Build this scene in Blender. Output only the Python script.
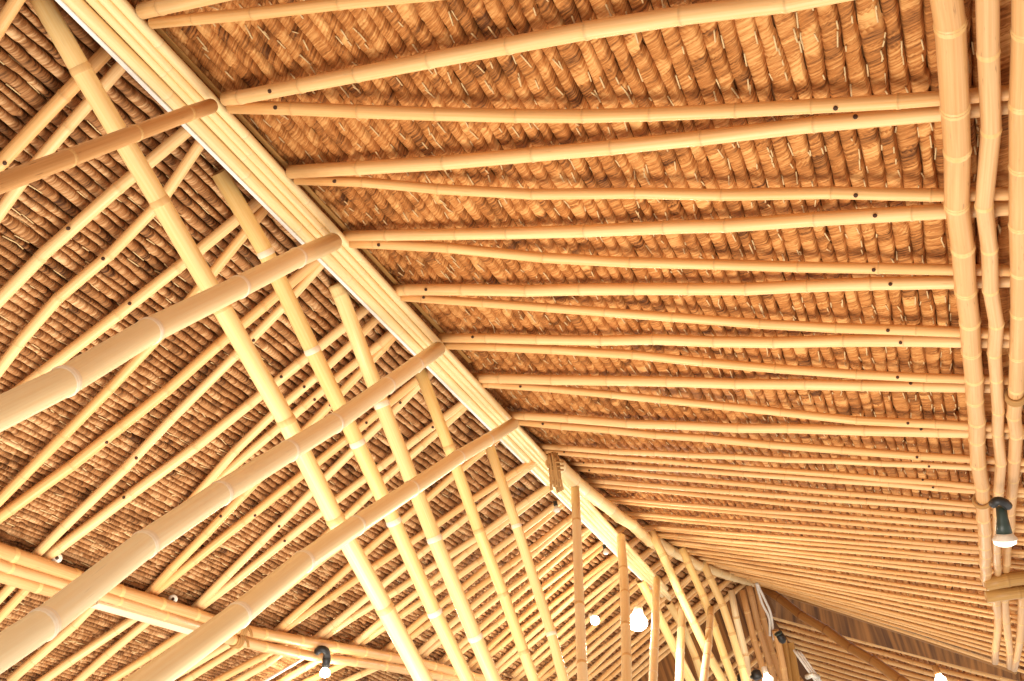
import bpy, math, random
import numpy as np
from mathutils import Vector, Matrix

for o in list(bpy.data.objects):
    bpy.data.objects.remove(o, do_unlink=True)
S = bpy.context.scene
COL = S.collection
rnd = random.Random(7)
nrs = np.random.RandomState(11)

# ------------------------------------------------------------------ camera
F = 1100.0
RW = np.array([[0.9092, 0.3652, -0.1999], [-0.3562, 0.4337, -0.8277], [-0.2156, 0.8237, 0.5244]])
u_, s_, v_ = np.linalg.svd(RW)
RW = u_ @ v_
CAM = np.array([0.0, 0.0, 1.6])
cd = bpy.data.cameras.new('camera')
cd.sensor_width = 36.0
cd.sensor_fit = 'HORIZONTAL'
cd.lens = F / 1024.0 * 36.0
cd.clip_start = 0.05
cam = bpy.data.objects.new('camera', cd)
COL.objects.link(cam)
mw = Matrix.Identity(4)
for i in range(3):
    mw[i][0] = RW[0][i]
    mw[i][1] = -RW[1][i]
    mw[i][2] = -RW[2][i]
    mw[i][3] = CAM[i]
cam.matrix_world = mw
S.camera = cam

# ------------------------------------------------------------------ light
world = bpy.data.worlds.new('world')
S.world = world
world.use_nodes = True
wn = world.node_tree
wn.nodes.clear()
w_out = wn.nodes.new('ShaderNodeOutputWorld')
w_bg = wn.nodes.new('ShaderNodeBackground')
w_tc = wn.nodes.new('ShaderNodeTexCoord')
w_sep = wn.nodes.new('ShaderNodeSeparateXYZ')
w_mr = wn.nodes.new('ShaderNodeMapRange')
w_mix = wn.nodes.new('ShaderNodeMix')
w_mix.data_type = 'RGBA'
wn.links.new(w_tc.outputs['Generated'], w_sep.inputs[0])
wn.links.new(w_sep.outputs['Y'], w_mr.inputs['Value'])
w_mr.inputs['From Min'].default_value = -0.7
w_mr.inputs['From Max'].default_value = 0.9
w_mix.inputs['A'].default_value = (0.64, 0.57, 0.50, 1)     # darker end of the hall behind the viewer
w_mix.inputs['B'].default_value = (0.78, 0.71, 0.64, 1)     # bright daylight at the far open side
wn.links.new(w_mr.outputs['Result'], w_mix.inputs['Factor'])
wn.links.new(w_mix.outputs['Result'], w_bg.inputs['Color'])
w_bg.inputs['Strength'].default_value = 1.0
wn.links.new(w_bg.outputs[0], w_out.inputs[0])

# added fill lamp below the view, standing in for daylight from the open side
dl = bpy.data.lights.new('daylight_fill', 'AREA')
dl.shape = 'DISK'; dl.size = 4.0; dl.energy = 270; dl.color = (1.0, 0.92, 0.84)
dlo = bpy.data.objects.new('daylight_fill', dl)
COL.objects.link(dlo)
dlo.location = (-2.9, 4.6, 0.1)
dlo.rotation_euler = (Vector((-2.4, 7.0, 5.4)) - Vector((-2.9, 4.6, 0.1))).to_track_quat('-Z', 'Y').to_euler()

S.view_settings.view_transform = 'Standard'
S.view_settings.look = 'None'
S.view_settings.gamma = 1.0
S.view_settings.use_curve_mapping = False
S.view_settings.exposure = 0.5

# ------------------------------------------------------------------ rays and planes of the roof
H = 4.0                       # ridge height over the eye
X0 = -0.548 * H               # ridge line
TAN = math.tan(0.443)

def ray(x, y):
    d = np.array([(x - 512) / F, (y - 340.5) / F, 1.0])
    return RW.T @ d
def at_t(x, y, t): return CAM + ray(x, y) * t
def at_Y(x, y, Y):
    d = ray(x, y); return CAM + d * (Y / d[1])
def at_x(x, y, X):
    d = ray(x, y); return CAM + d * (X / d[0])
def at_z(x, y, z):
    d = ray(x, y); return CAM + d * (z / d[2])
HP = H + 0.02 + TAN * 0.15    # apex height of the rafter planes
def at_right(x, y, off=0.0):  # right rafter plane z = HP - TAN (x - X0)
    d = ray(x, y); return CAM + d * ((HP + off + TAN * X0) / (d[2] + TAN * d[0]))
def at_left(x, y, off=0.0):
    d = ray(x, y); return CAM + d * ((HP + off - TAN * X0) / (d[2] - TAN * d[0]))

def srgb(r, g, b):
    f = lambda c: c / 12.92 if c <= 0.04045 else ((c + 0.055) / 1.055) ** 2.4
    return (f(r / 255), f(g / 255), f(b / 255), 1.0)

# ------------------------------------------------------------------ materials
def new_mat(name):
    m = bpy.data.materials.new(name)
    m.use_nodes = True
    nt = m.node_tree
    b = nt.nodes['Principled BSDF']
    return m, nt, b

def bamboo_mat(name, c1, c2, rough=0.42, spots=0.25, nodecol=(150, 105, 55), palecol=(250, 236, 205)):
    m, nt, b = new_mat(name)
    N, L = nt.nodes, nt.links
    uv = N.new('ShaderNodeUVMap'); uv.uv_map = 'UVMap'
    mp = N.new('ShaderNodeMapping'); mp.inputs['Scale'].default_value = (9, 1.3, 1)
    L.new(uv.outputs[0], mp.inputs[0])
    oi = N.new('ShaderNodeObjectInfo')
    add = N.new('ShaderNodeVectorMath'); add.operation = 'ADD'
    sc = N.new('ShaderNodeMath'); sc.operation = 'MULTIPLY'; sc.inputs[1].default_value = 37.0
    L.new(oi.outputs['Random'], sc.inputs[0])
    L.new(mp.outputs[0], add.inputs[0]); L.new(sc.outputs[0], add.inputs[1])
    n1 = N.new('ShaderNodeTexNoise'); n1.inputs['Scale'].default_value = 1.6; n1.inputs['Detail'].default_value = 4
    L.new(add.outputs[0], n1.inputs['Vector'])
    r1 = N.new('ShaderNodeMapRange'); r1.inputs['From Min'].default_value = 0.3; r1.inputs['From Max'].default_value = 0.72
    L.new(n1.outputs['Fac'], r1.inputs['Value'])
    mx = N.new('ShaderNodeMix'); mx.data_type = 'RGBA'
    mx.inputs['A'].default_value = srgb(*c1); mx.inputs['B'].default_value = srgb(*c2)
    L.new(r1.outputs['Result'], mx.inputs['Factor'])
    # small dark flecks
    mp2 = N.new('ShaderNodeMapping'); mp2.inputs['Scale'].default_value = (14, 9, 1)
    L.new(uv.outputs[0], mp2.inputs[0])
    add2 = N.new('ShaderNodeVectorMath'); add2.operation = 'ADD'
    L.new(mp2.outputs[0], add2.inputs[0]); L.new(sc.outputs[0], add2.inputs[1])
    n2 = N.new('ShaderNodeTexNoise'); n2.inputs['Scale'].default_value = 1.0; n2.inputs['Detail'].default_value = 3
    L.new(add2.outputs[0], n2.inputs['Vector'])
    r2 = N.new('ShaderNodeMapRange'); r2.inputs['From Min'].default_value = 0.66; r2.inputs['From Max'].default_value = 0.78
    r2.inputs['To Max'].default_value = spots
    L.new(n2.outputs['Fac'], r2.inputs['Value'])
    mx2 = N.new('ShaderNodeMix'); mx2.data_type = 'RGBA'
    mx2.inputs['B'].default_value = srgb(120, 76, 38)
    L.new(r2.outputs['Result'], mx2.inputs['Factor']); L.new(mx.outputs['Result'], mx2.inputs['A'])
    a1 = N.new('ShaderNodeAttribute'); a1.attribute_name = 'dark'
    mx3 = N.new('ShaderNodeMix'); mx3.data_type = 'RGBA'; mx3.inputs['B'].default_value = srgb(*nodecol)
    L.new(a1.outputs['Fac'], mx3.inputs['Factor']); L.new(mx2.outputs['Result'], mx3.inputs['A'])
    a2 = N.new('ShaderNodeAttribute'); a2.attribute_name = 'pale'
    mx4 = N.new('ShaderNodeMix'); mx4.data_type = 'RGBA'; mx4.inputs['B'].default_value = srgb(*palecol)
    L.new(a2.outputs['Fac'], mx4.inputs['Factor']); L.new(mx3.outputs['Result'], mx4.inputs['A'])
    L.new(mx4.outputs['Result'], b.inputs['Base Color'])
    b.inputs['Roughness'].default_value = rough
    b.inputs['Specular IOR Level'].default_value = 0.35
    bp = N.new('ShaderNodeBump'); bp.inputs['Strength'].default_value = 0.12; bp.inputs['Distance'].default_value = 0.004
    L.new(n1.outputs['Fac'], bp.inputs['Height']); L.new(bp.outputs[0], b.inputs['Normal'])
    return m

def plain_mat(name, c, rough=0.6, metal=0.0, emit=None, strength=0.0):
    m, nt, b = new_mat(name)
    N, L = nt.nodes, nt.links
    tc = N.new('ShaderNodeTexCoord')
    n = N.new('ShaderNodeTexNoise'); n.inputs['Scale'].default_value = 45; n.inputs['Detail'].default_value = 3
    L.new(tc.outputs['Object'], n.inputs['Vector'])
    mx = N.new('ShaderNodeMix'); mx.data_type = 'RGBA'
    c1 = srgb(*[max(0, v * 0.86) for v in c]); c2 = srgb(*c)
    mx.inputs['A'].default_value = c1; mx.inputs['B'].default_value = c2
    L.new(n.outputs['Fac'], mx.inputs['Factor']); L.new(mx.outputs['Result'], b.inputs['Base Color'])
    b.inputs['Roughness'].default_value = rough; b.inputs['Metallic'].default_value = metal
    if emit:
        b.inputs['Emission Color'].default_value = srgb(*emit); b.inputs['Emission Strength'].default_value = strength
    return m

def thatch_mat(name, dark, mid, light):
    m, nt, b = new_mat(name)
    N, L = nt.nodes, nt.links
    at = N.new('ShaderNodeAttribute'); at.attribute_name = 'tint'
    uv = N.new('ShaderNodeUVMap'); uv.uv_map = 'UVMap'
    mp = N.new('ShaderNodeMapping'); mp.inputs['Scale'].default_value = (78, 7, 1)
    L.new(uv.outputs[0], mp.inputs[0])
    n = N.new('ShaderNodeTexNoise'); n.inputs['Scale'].default_value = 1.0; n.inputs['Detail'].default_value = 4; n.inputs['Roughness'].default_value = 0.6
    L.new(mp.outputs[0], n.inputs['Vector'])
    mp2 = N.new('ShaderNodeMapping'); mp2.inputs['Scale'].default_value = (2.2, 2.2, 1)
    L.new(uv.outputs[0], mp2.inputs[0])
    n2 = N.new('ShaderNodeTexNoise'); n2.inputs['Scale'].default_value = 1.0; n2.inputs['Detail'].default_value = 2
    L.new(mp2.outputs[0], n2.inputs['Vector'])
    s1 = N.new('ShaderNodeMath'); s1.operation = 'MULTIPLY_ADD'; s1.inputs[1].default_value = 1.9; s1.inputs[2].default_value = -0.95
    L.new(n.outputs['Fac'], s1.inputs[0])
    s2 = N.new('ShaderNodeMath'); s2.operation = 'ADD'
    L.new(s1.outputs[0], s2.inputs[0]); L.new(at.outputs['Fac'], s2.inputs[1])
    s3 = N.new('ShaderNodeMath'); s3.operation = 'MULTIPLY_ADD'; s3.inputs[1].default_value = 0.6; s3.inputs[2].default_value = -0.30
    L.new(n2.outputs['Fac'], s3.inputs[0])
    s4 = N.new('ShaderNodeMath'); s4.operation = 'ADD'
    L.new(s2.outputs[0], s4.inputs[0]); L.new(s3.outputs[0], s4.inputs[1])
    cr = N.new('ShaderNodeValToRGB')
    e = cr.color_ramp.elements
    e[0].position = 0.0; e[0].color = srgb(*dark)
    e[1].position = 1.0; e[1].color = srgb(*light)
    k = cr.color_ramp.elements.new(0.5); k.color = srgb(*mid)
    L.new(s4.outputs[0], cr.inputs['Fac'])
    L.new(cr.outputs['Color'], b.inputs['Base Color'])
    b.inputs['Roughness'].default_value = 0.72
    b.inputs['Specular IOR Level'].default_value = 0.2
    bp = N.new('ShaderNodeBump'); bp.inputs['Strength'].default_value = 0.4; bp.inputs['Distance'].default_value = 0.008
    L.new(n.outputs['Fac'], bp.inputs['Height']); L.new(bp.outputs[0], b.inputs['Normal'])
    return m

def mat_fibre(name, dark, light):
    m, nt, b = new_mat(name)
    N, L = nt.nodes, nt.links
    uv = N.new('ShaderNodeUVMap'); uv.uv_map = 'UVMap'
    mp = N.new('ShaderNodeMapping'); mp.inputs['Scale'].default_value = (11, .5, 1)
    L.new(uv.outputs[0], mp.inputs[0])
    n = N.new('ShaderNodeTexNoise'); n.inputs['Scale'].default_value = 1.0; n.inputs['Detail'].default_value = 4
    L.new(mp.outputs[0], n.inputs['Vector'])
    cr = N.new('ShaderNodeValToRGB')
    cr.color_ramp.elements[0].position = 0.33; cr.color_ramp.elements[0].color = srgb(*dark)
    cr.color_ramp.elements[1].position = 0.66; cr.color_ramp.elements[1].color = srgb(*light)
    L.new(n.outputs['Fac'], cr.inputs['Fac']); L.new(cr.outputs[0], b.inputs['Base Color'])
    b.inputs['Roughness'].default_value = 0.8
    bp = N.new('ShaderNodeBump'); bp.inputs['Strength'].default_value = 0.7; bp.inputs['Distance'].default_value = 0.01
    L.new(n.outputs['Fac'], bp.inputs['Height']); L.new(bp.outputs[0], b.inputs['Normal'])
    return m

M_RAFT = [bamboo_mat('rafter_bamboo_a', (234, 184, 118), (246, 204, 144)),
          bamboo_mat('rafter_bamboo_b', (226, 170, 102), (242, 194, 130)),
          bamboo_mat('rafter_bamboo_c', (236, 188, 124), (246, 208, 150))]
M_BIG = [bamboo_mat('pole_bamboo_a', (246, 219, 168), (252, 232, 188), rough=0.34, spots=0.15),
         bamboo_mat('pole_bamboo_b', (245, 215, 160), (251, 228, 180), rough=0.34, spots=0.15)]
M_STRUT = [bamboo_mat('strut_bamboo_a', (243, 204, 132), (250, 220, 158), rough=0.34, spots=0.12),
           bamboo_mat('strut_bamboo_b', (240, 200, 122), (248, 216, 148), rough=0.34, spots=0.12)]
M_RIDGE = bamboo_mat('ridge_bamboo', (243, 208, 144), (250, 226, 172), spots=0.22)
M_PURL = [bamboo_mat('purlin_bamboo_a', (206, 152, 92), (224, 176, 118), spots=0.75),
          bamboo_mat('purlin_bamboo_b', (208, 158, 102), (226, 182, 128), spots=0.8)]
M_BROWN = bamboo_mat('brown_bamboo', (146, 100, 52), (176, 126, 70), spots=0.4)
M_SPLIT = bamboo_mat('split_bamboo', (176, 130, 68), (204, 160, 94), spots=0.4)
M_PLANK = bamboo_mat('pale_plank', (236, 200, 158), (244, 216, 180), spots=0.1)
M_PALE = bamboo_mat('node_wax_glare', (246, 226, 192), (252, 238, 212), spots=0.05)  # waxy node bands, with the glare on them put into the pale colour
M_NODE = bamboo_mat('node_tan', (222, 176, 108), (238, 198, 136), spots=0.2)
M_NODEB = bamboo_mat('node_brown', (124, 78, 38), (150, 100, 54), spots=0.2)
M_END = plain_mat('cut_end', (212, 166, 104), 0.8)
M_HOLE = plain_mat('peg_dark', (74, 44, 22), 0.8)
M_TH_R = thatch_mat('thatch_warm', (86, 48, 19), (182, 117, 58), (228, 174, 106))
M_TH_L = thatch_mat('thatch_dry', (74, 44, 22), (172, 120, 72), (230, 190, 138))
M_STITCH = plain_mat('stitch_cane', (232, 198, 140), 0.6)
M_ROPE = plain_mat('palm_rope', (186, 138, 78), 0.9)
M_WHITE = plain_mat('white_channel', (250, 248, 240), 0.4)
M_CABLE = plain_mat('white_cable', (238, 234, 224), 0.5)
M_BLACK = plain_mat('black_plastic', (34, 32, 30), 0.45)
M_GREEN = plain_mat('dark_green_plastic', (44, 58, 48), 0.4)
M_GLOW = plain_mat('bulb_glow', (255, 250, 235), 0.3, emit=(255, 244, 220), strength=14)
M_BULB = plain_mat('bulb_soft', (255, 248, 232), 0.3, emit=(255, 236, 205), strength=2.2)
M_MILK = plain_mat('bulb_milky', (248, 240, 222), 0.3)
M_MAT = mat_fibre('gable_matting', (84, 50, 20), (168, 112, 54))  # shade of the gable gap is put into these matting browns

# ------------------------------------------------------------------ objects
def tag(o, label=None, cat=None, group=None, kind=None):
    if label: o['label'] = label
    if cat: o['category'] = cat
    if group: o['group'] = group
    if kind: o['kind'] = kind
    return o

def link_mesh(name, me, mats, parent=None):
    o = bpy.data.objects.new(name, me)
    COL.objects.link(o)
    for m in (mats if isinstance(mats, (list, tuple)) else [mats]):
        me.materials.append(m)
    if parent is not None:
        o.parent = parent
        o.matrix_parent_inverse = parent.matrix_world.inverted()
    return o

def empty(name, loc):
    o = bpy.data.objects.new(name, None); o.location = Vector(loc); o.empty_display_size = .1
    COL.objects.link(o); bpy.context.view_layer.update(); return o

def np_mesh(name, V, Q, mi=None, uv=None, attrs=None, smooth=True):
    me = bpy.data.meshes.new(name)
    V = np.asarray(V, dtype=np.float32); Q = np.asarray(Q, dtype=np.int32)
    me.vertices.add(len(V)); me.vertices.foreach_set('co', V.ravel())
    me.loops.add(Q.size); me.loops.foreach_set('vertex_index', Q.ravel())
    me.polygons.add(len(Q))
    me.polygons.foreach_set('loop_start', np.arange(len(Q), dtype=np.int32) * 4)
    me.polygons.foreach_set('loop_total', np.full(len(Q), 4, dtype=np.int32))
    if mi is not None: me.polygons.foreach_set('material_index', np.asarray(mi, dtype=np.int32))
    me.polygons.foreach_set('use_smooth', np.full(len(Q), smooth, dtype=bool))
    me.update(calc_edges=True)
    if uv is not None:
        l = me.uv_layers.new(name='UVMap')
        l.data.foreach_set('uv', np.asarray(uv, dtype=np.float32)[Q.ravel()].ravel())
    for k, a in (attrs or {}).items():
        at = me.attributes.new(k, 'FLOAT', 'POINT')
        at.data.foreach_set('value', np.asarray(a, dtype=np.float32))
    me.validate()
    return me

def spline(pts, n):
    """Catmull-Rom through the points, resampled evenly."""
    P = [np.asarray(p, float) for p in pts]
    if len(P) == 2:
        return np.array([P[0] + (P[1] - P[0]) * k / (n - 1) for k in range(n)])
    P = [2 * P[0] - P[1]] + P + [2 * P[-1] - P[-2]]
    out = []
    for i in range(1, len(P) - 2):
        p0, p1, p2, p3 = P[i - 1:i + 3]
        for t in np.linspace(0, 1, 24, endpoint=False):
            out.append(0.5 * (2 * p1 + (p2 - p0) * t + (2 * p0 - 5 * p1 + 4 * p2 - p3) * t * t + (3 * p1 - p0 - 3 * p2 + p3) * t ** 3))
    out.append(P[-2]); out = np.array(out)
    L = np.concatenate([[0], np.cumsum(np.linalg.norm(np.diff(out, axis=0), axis=1))])
    q = np.linspace(0, L[-1], n)
    return np.stack([np.interp(q, L, out[:, k]) for k in range(3)], 1)

def sweep_rings(centres, radii, seg):
    """rings along a path; returns V (n*seg), frame list"""
    C = np.asarray(centres); n = len(C)
    T = np.gradient(C, axis=0); T /= np.linalg.norm(T, axis=1)[:, None]
    up = np.array([0, 0, 1.0])
    if abs(T[0] @ up) > 0.95: up = np.array([1.0, 0, 0])
    A = np.cross(T[0], up); A /= np.linalg.norm(A)
    V = np.zeros((n, seg, 3)); th = np.linspace(0, 2 * math.pi, seg, endpoint=False)
    for i in range(n):
        A = A - T[i] * (A @ T[i]); A /= np.linalg.norm(A)
        B = np.cross(T[i], A)
        V[i] = C[i] + radii[i] * (np.cos(th)[:, None] * A + np.sin(th)[:, None] * B)
    return V, th

def tube_mesh(name, pts, radii, seg=10, cap=True, n=None, extra=None):
    pts = np.asarray(pts, float)
    radii = np.full(len(pts), radii) if np.isscalar(radii) else np.asarray(radii)
    V, th = sweep_rings(pts, radii, seg)
    nn = len(pts); V = V.reshape(-1, 3)
    Q = []
    for i in range(nn - 1):
        for j in range(seg):
            a, b_ = i * seg + j, i * seg + (j + 1) % seg
            Q.append((a, b_, b_ + seg, a + seg))
    V = list(V)
    if cap:
        for i in (0, nn - 1):
            base = i * seg; c = len(V); V.append(pts[i])
            for j in range(0, seg, 2):
                q = (base + j, base + (j + 1) % seg, base + (j + 2) % seg, c)
                Q.append(q if i else q[::-1])
    L = np.concatenate([[0], np.cumsum(np.linalg.norm(np.diff(pts, axis=0), axis=1))])
    uv = [(j / seg, L[i]) for i in range(nn) for j in range(seg)] + [(0, 0)] * (len(V) - nn * seg)
    return np_mesh(name, V, Q, uv=uv, attrs=extra)

def bamboo(name, pts, r0, r1, mat, node_gap=0.38, seg=14, parent=None, wob=0.12, rings=False, ring_mat=None,
           pale=0.0, dark=0.3, pegs=(), node_px=None, peg_side=None, seed=None, bulge=0.10):
    """A culm along pts: swollen nodes, hollow cut ends; rings become child parts."""
    R = random.Random(seed if seed is not None else rnd.random())
    path = spline(pts, 60)
    L = np.concatenate([[0], np.cumsum(np.linalg.norm(np.diff(path, axis=0), axis=1))])
    tot = L[-1]
    nodes = []
    q = R.uniform(0.15, 1.0) * node_gap
    while q < tot - 0.05:
        nodes.append(q); q += node_gap * R.uniform(0.8, 1.2)
    if node_px:
        pc = (path - CAM) @ RW.T
        pxy = np.stack([512 + F * pc[:, 0] / pc[:, 2], 340.5 + F * pc[:, 1] / pc[:, 2]], 1)
        nodes = sorted(float(np.interp(np.argmin(np.linalg.norm(pxy - np.array(q_), axis=1)), np.arange(60), L)) for q_ in node_px)
        gap_ = np.diff(nodes).mean() if len(nodes) > 1 else node_gap
        while nodes[-1] + gap_ < tot - .08: nodes.append(nodes[-1] + gap_)
        while nodes[0] - gap_ > .12: nodes.insert(0, nodes[0] - gap_)
    st = [(0.0, 1, 0, 0)]; nrings = []
    # between nodes: straight internodes
    for q in nodes:
        r = r0 + (r1 - r0) * q / tot
        w = r * 0.28
        nrings.append((q, r))
        b_ = 1 + bulge
        st += [(q - 3.2 * w, 1, 0, 0), (q - 1.6 * w, 1.0, 0, pale), (q - 0.9 * w, 1 + bulge * .55, 0, pale), (q - 0.3 * w, b_, dark, 0), (q, 1 + bulge * .35, dark, 0),
               (q + 0.4 * w, 1 + bulge * .7, dark * .4, 0), (q + 1.2 * w, 1.0, 0, 0)]
    st.append((tot, 1, 0, 0))
    st = sorted([s for s in st if 0 <= s[0] <= tot], key=lambda s: s[0])
    # small kinks at nodes
    kq = [0] + nodes + [tot]
    ko = np.array([[R.gauss(0, 1) * wob * (r0 + r1) / 2 for _ in range(3)] for _ in kq]); ko[0] *= 0; ko[-1] *= 0
    C = []; rad = []; dk = []; pl = []
    for q, m, d_, p_ in st:
        c = np.array([np.interp(q, L, path[:, k]) + np.interp(q, kq, ko[:, k]) for k in range(3)])
        C.append(c); rad.append((r0 + (r1 - r0) * q / tot) * m); dk.append(d_); pl.append(p_)
    C = np.array(C); ok = [0] + [i for i in range(1, len(C)) if st[i][0] - st[i - 1][0] > 1e-4]
    C = C[ok]; rad = np.array(rad)[ok]; dk = np.array(dk)[ok]; pl = np.array(pl)[ok]; qs = np.array([s[0] for s in st])[ok]
    V, th = sweep_rings(C, rad, seg)
    n = len(C); V = list(V.reshape(-1, 3)); Q = []; mi = []
    DK = list(np.repeat(dk, seg)); PL = list(np.repeat(pl, seg))
    UV = [(2 * math.pi * r0 * 8 * (j / seg if j <= seg / 2 else 1 - j / seg), qs[i]) for i in range(n) for j in range(seg)]
    for i in range(n - 1):
        for j in range(seg):
            a, b_ = i * seg + j, i * seg + (j + 1) % seg
            Q.append((a, b_, b_ + seg, a + seg)); mi.append(0)
    for e in (0, n - 1):                         # wall thickness and hollow
        base = e * seg; sgn = 1 if e else -1
        tdir = (C[-1] - C[-2]) if e else (C[0] - C[1]); tdir = tdir / np.linalg.norm(tdir)
        i1 = len(V)
        for j in range(seg): V.append(C[e] + (V[base + j] - C[e]) * 0.72)
        i2 = len(V)
        for j in range(seg): V.append(V[i1 + j] - tdir * rad[e] * 1.2)
        c = len(V); V.append(C[e] - tdir * rad[e] * 1.2)
        DK += [0.25] * seg + [1] * (seg + 1); PL += [0] * (2 * seg + 1); UV += [(0, 0)] * (2 * seg + 1)
        def addq(q, m_):
            Q.append(q if e else q[::-1]); mi.append(m_)
        for j in range(seg):
            k = (j + 1) % seg
            addq((base + j, base + k, i1 + k, i1 + j), 1)
            addq((i1 + j, i1 + k, i2 + k, i2 + j), 1)
        for j in range(0, seg, 2):
            addq((i2 + j, i2 + (j + 1) % seg, i2 + (j + 2) % seg, c), 2)
    me = np_mesh(name, V, Q, mi=mi, uv=UV, attrs={'dark': DK, 'pale': PL})
    if rings or pegs:
        root = empty(name, C[0])
        link_mesh('culm', me, [mat, M_END, M_HOLE], root)
        o = root
    else:
        o = link_mesh(name, me, [mat, M_END, M_HOLE], parent)
    def at_len(q):
        return np.array([np.interp(q, L, path[:, k]) + np.interp(q, kq, ko[:, k]) for k in range(3)])
    if rings:
        for q, r in nrings:
            if q < 4 * r or q > tot - 4 * r: continue
            c0, c1 = at_len(q - 0.02), at_len(q + 0.02)
            t = (c1 - c0) / np.linalg.norm(c1 - c0); c = at_len(q)
            w = min(r * 0.30, .015)
            prof = [(-1.5, 1.00), (-1.35, 1.025), (-0.7, 1.045), (-0.2, 1 + bulge * 1.15), (0.1, 1 + bulge * 1.15), (0.3, 1.05), (0.5, 1.075), (0.9, 1.02), (1.0, 1.0)]
            pp = [c + t * w * a for a, _ in prof]
            rm = tube_mesh('node_ring', pp, [r * k for _, k in prof], seg=seg, cap=False)
            link_mesh('node_ring', rm, ring_mat or M_PALE, o)
    for q in pegs:
        q = q * tot
        c = at_len(q); r = r0 + (r1 - r0) * q / tot
        view = CAM - c; view /= np.linalg.norm(view)
        t = at_len(q + .02) - at_len(q - .02); t /= np.linalg.norm(t)
        side = np.cross(t, view); side /= np.linalg.norm(side)
        d = view - t * (view @ t) + side * R.uniform(-0.7, 0.4); d /= np.linalg.norm(d)
        pr = min(0.010, r * 0.36)
        pm = tube_mesh('peg', [c + d * r * .4, c + d * r * .98, c + d * (r + .004), c + d * (r + .006)], [pr, pr, pr, pr * .6], seg=8)
        link_mesh('peg', pm, M_HOLE, o)
    return o

ORD = ['first', 'second', 'third', 'fourth', 'fifth', 'sixth', 'seventh', 'eighth', 'ninth', 'tenth', 'eleventh', 'twelfth', 'thirteenth',
       'fourteenth', 'fifteenth', 'sixteenth', 'seventeenth', 'eighteenth', 'nineteenth', 'twentieth', 'twenty-first', 'twenty-second',
       'twenty-third', 'twenty-fourth', 'twenty-fifth', 'twenty-sixth', 'twenty-seventh']

# ------------------------------------------------------------------ roof surfaces (rafter level); z lift for the thatch
LIFT = 0.085
E_IMG = [(560, 463, 8.4), (606, 498, 10.2), (653, 533, 12.0), (706, 563, 14.2), (757, 584, 16.5)]
E_PTS = [at_Y(x, y, Y) for x, y, Y in E_IMG]
def plane_z(x, side): return CAM[2] + HP - TAN * abs(x - X0)
XP = 0.92                                         # right purlin line
RB_IMG = [(977, 490, 8.3), (980, 522, 9.4), (984, 562, 11.0), (992, 617, 13.0), (1010, 667, 14.9)]
RB_PTS = [at_Y(x, y, Y) for x, y, Y in RB_IMG]
XL = -4.35                                        # left purlin line
TOP = [np.array([X0, 0.0, CAM[2] + HP]), np.array([X0, 7.2, CAM[2] + HP])] + E_PTS
TOP_Y = np.array([p[1] for p in TOP])
BOT_R = [np.array([XP, 0.0, plane_z(XP, 1)]), np.array([XP, 7.2, plane_z(XP, 1)])] + RB_PTS
BL_Y = [8.4, 9.7, 11.1, 12.7, 14.4]
BOT_L = [np.array([XL, 0.0, plane_z(XL, -1)]), np.array([XL, 7.2, plane_z(XL, -1)])] + [np.array([XL, y, plane_z(XL, -1)]) for y in BL_Y]
KS = np.array([0.0, 7.2, 8.4, 10.2, 12.0, 14.2, 16.5])
def curve(pts, s):
    pts = np.asarray(pts)
    return np.stack([np.interp(s, KS, pts[:, k]) for k in range(3)], -1)
def s_of_Y(pts, Y): return float(np.interp(Y, np.asarray(pts)[:, 1], KS))
def S_surf(bot, s, w):                            # w: 0 ridge .. 1 purlin .. beyond
    a = curve(TOP, s); b = curve(bot, s)
    return a + (b - a) * np.asarray(w)[..., None]

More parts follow.
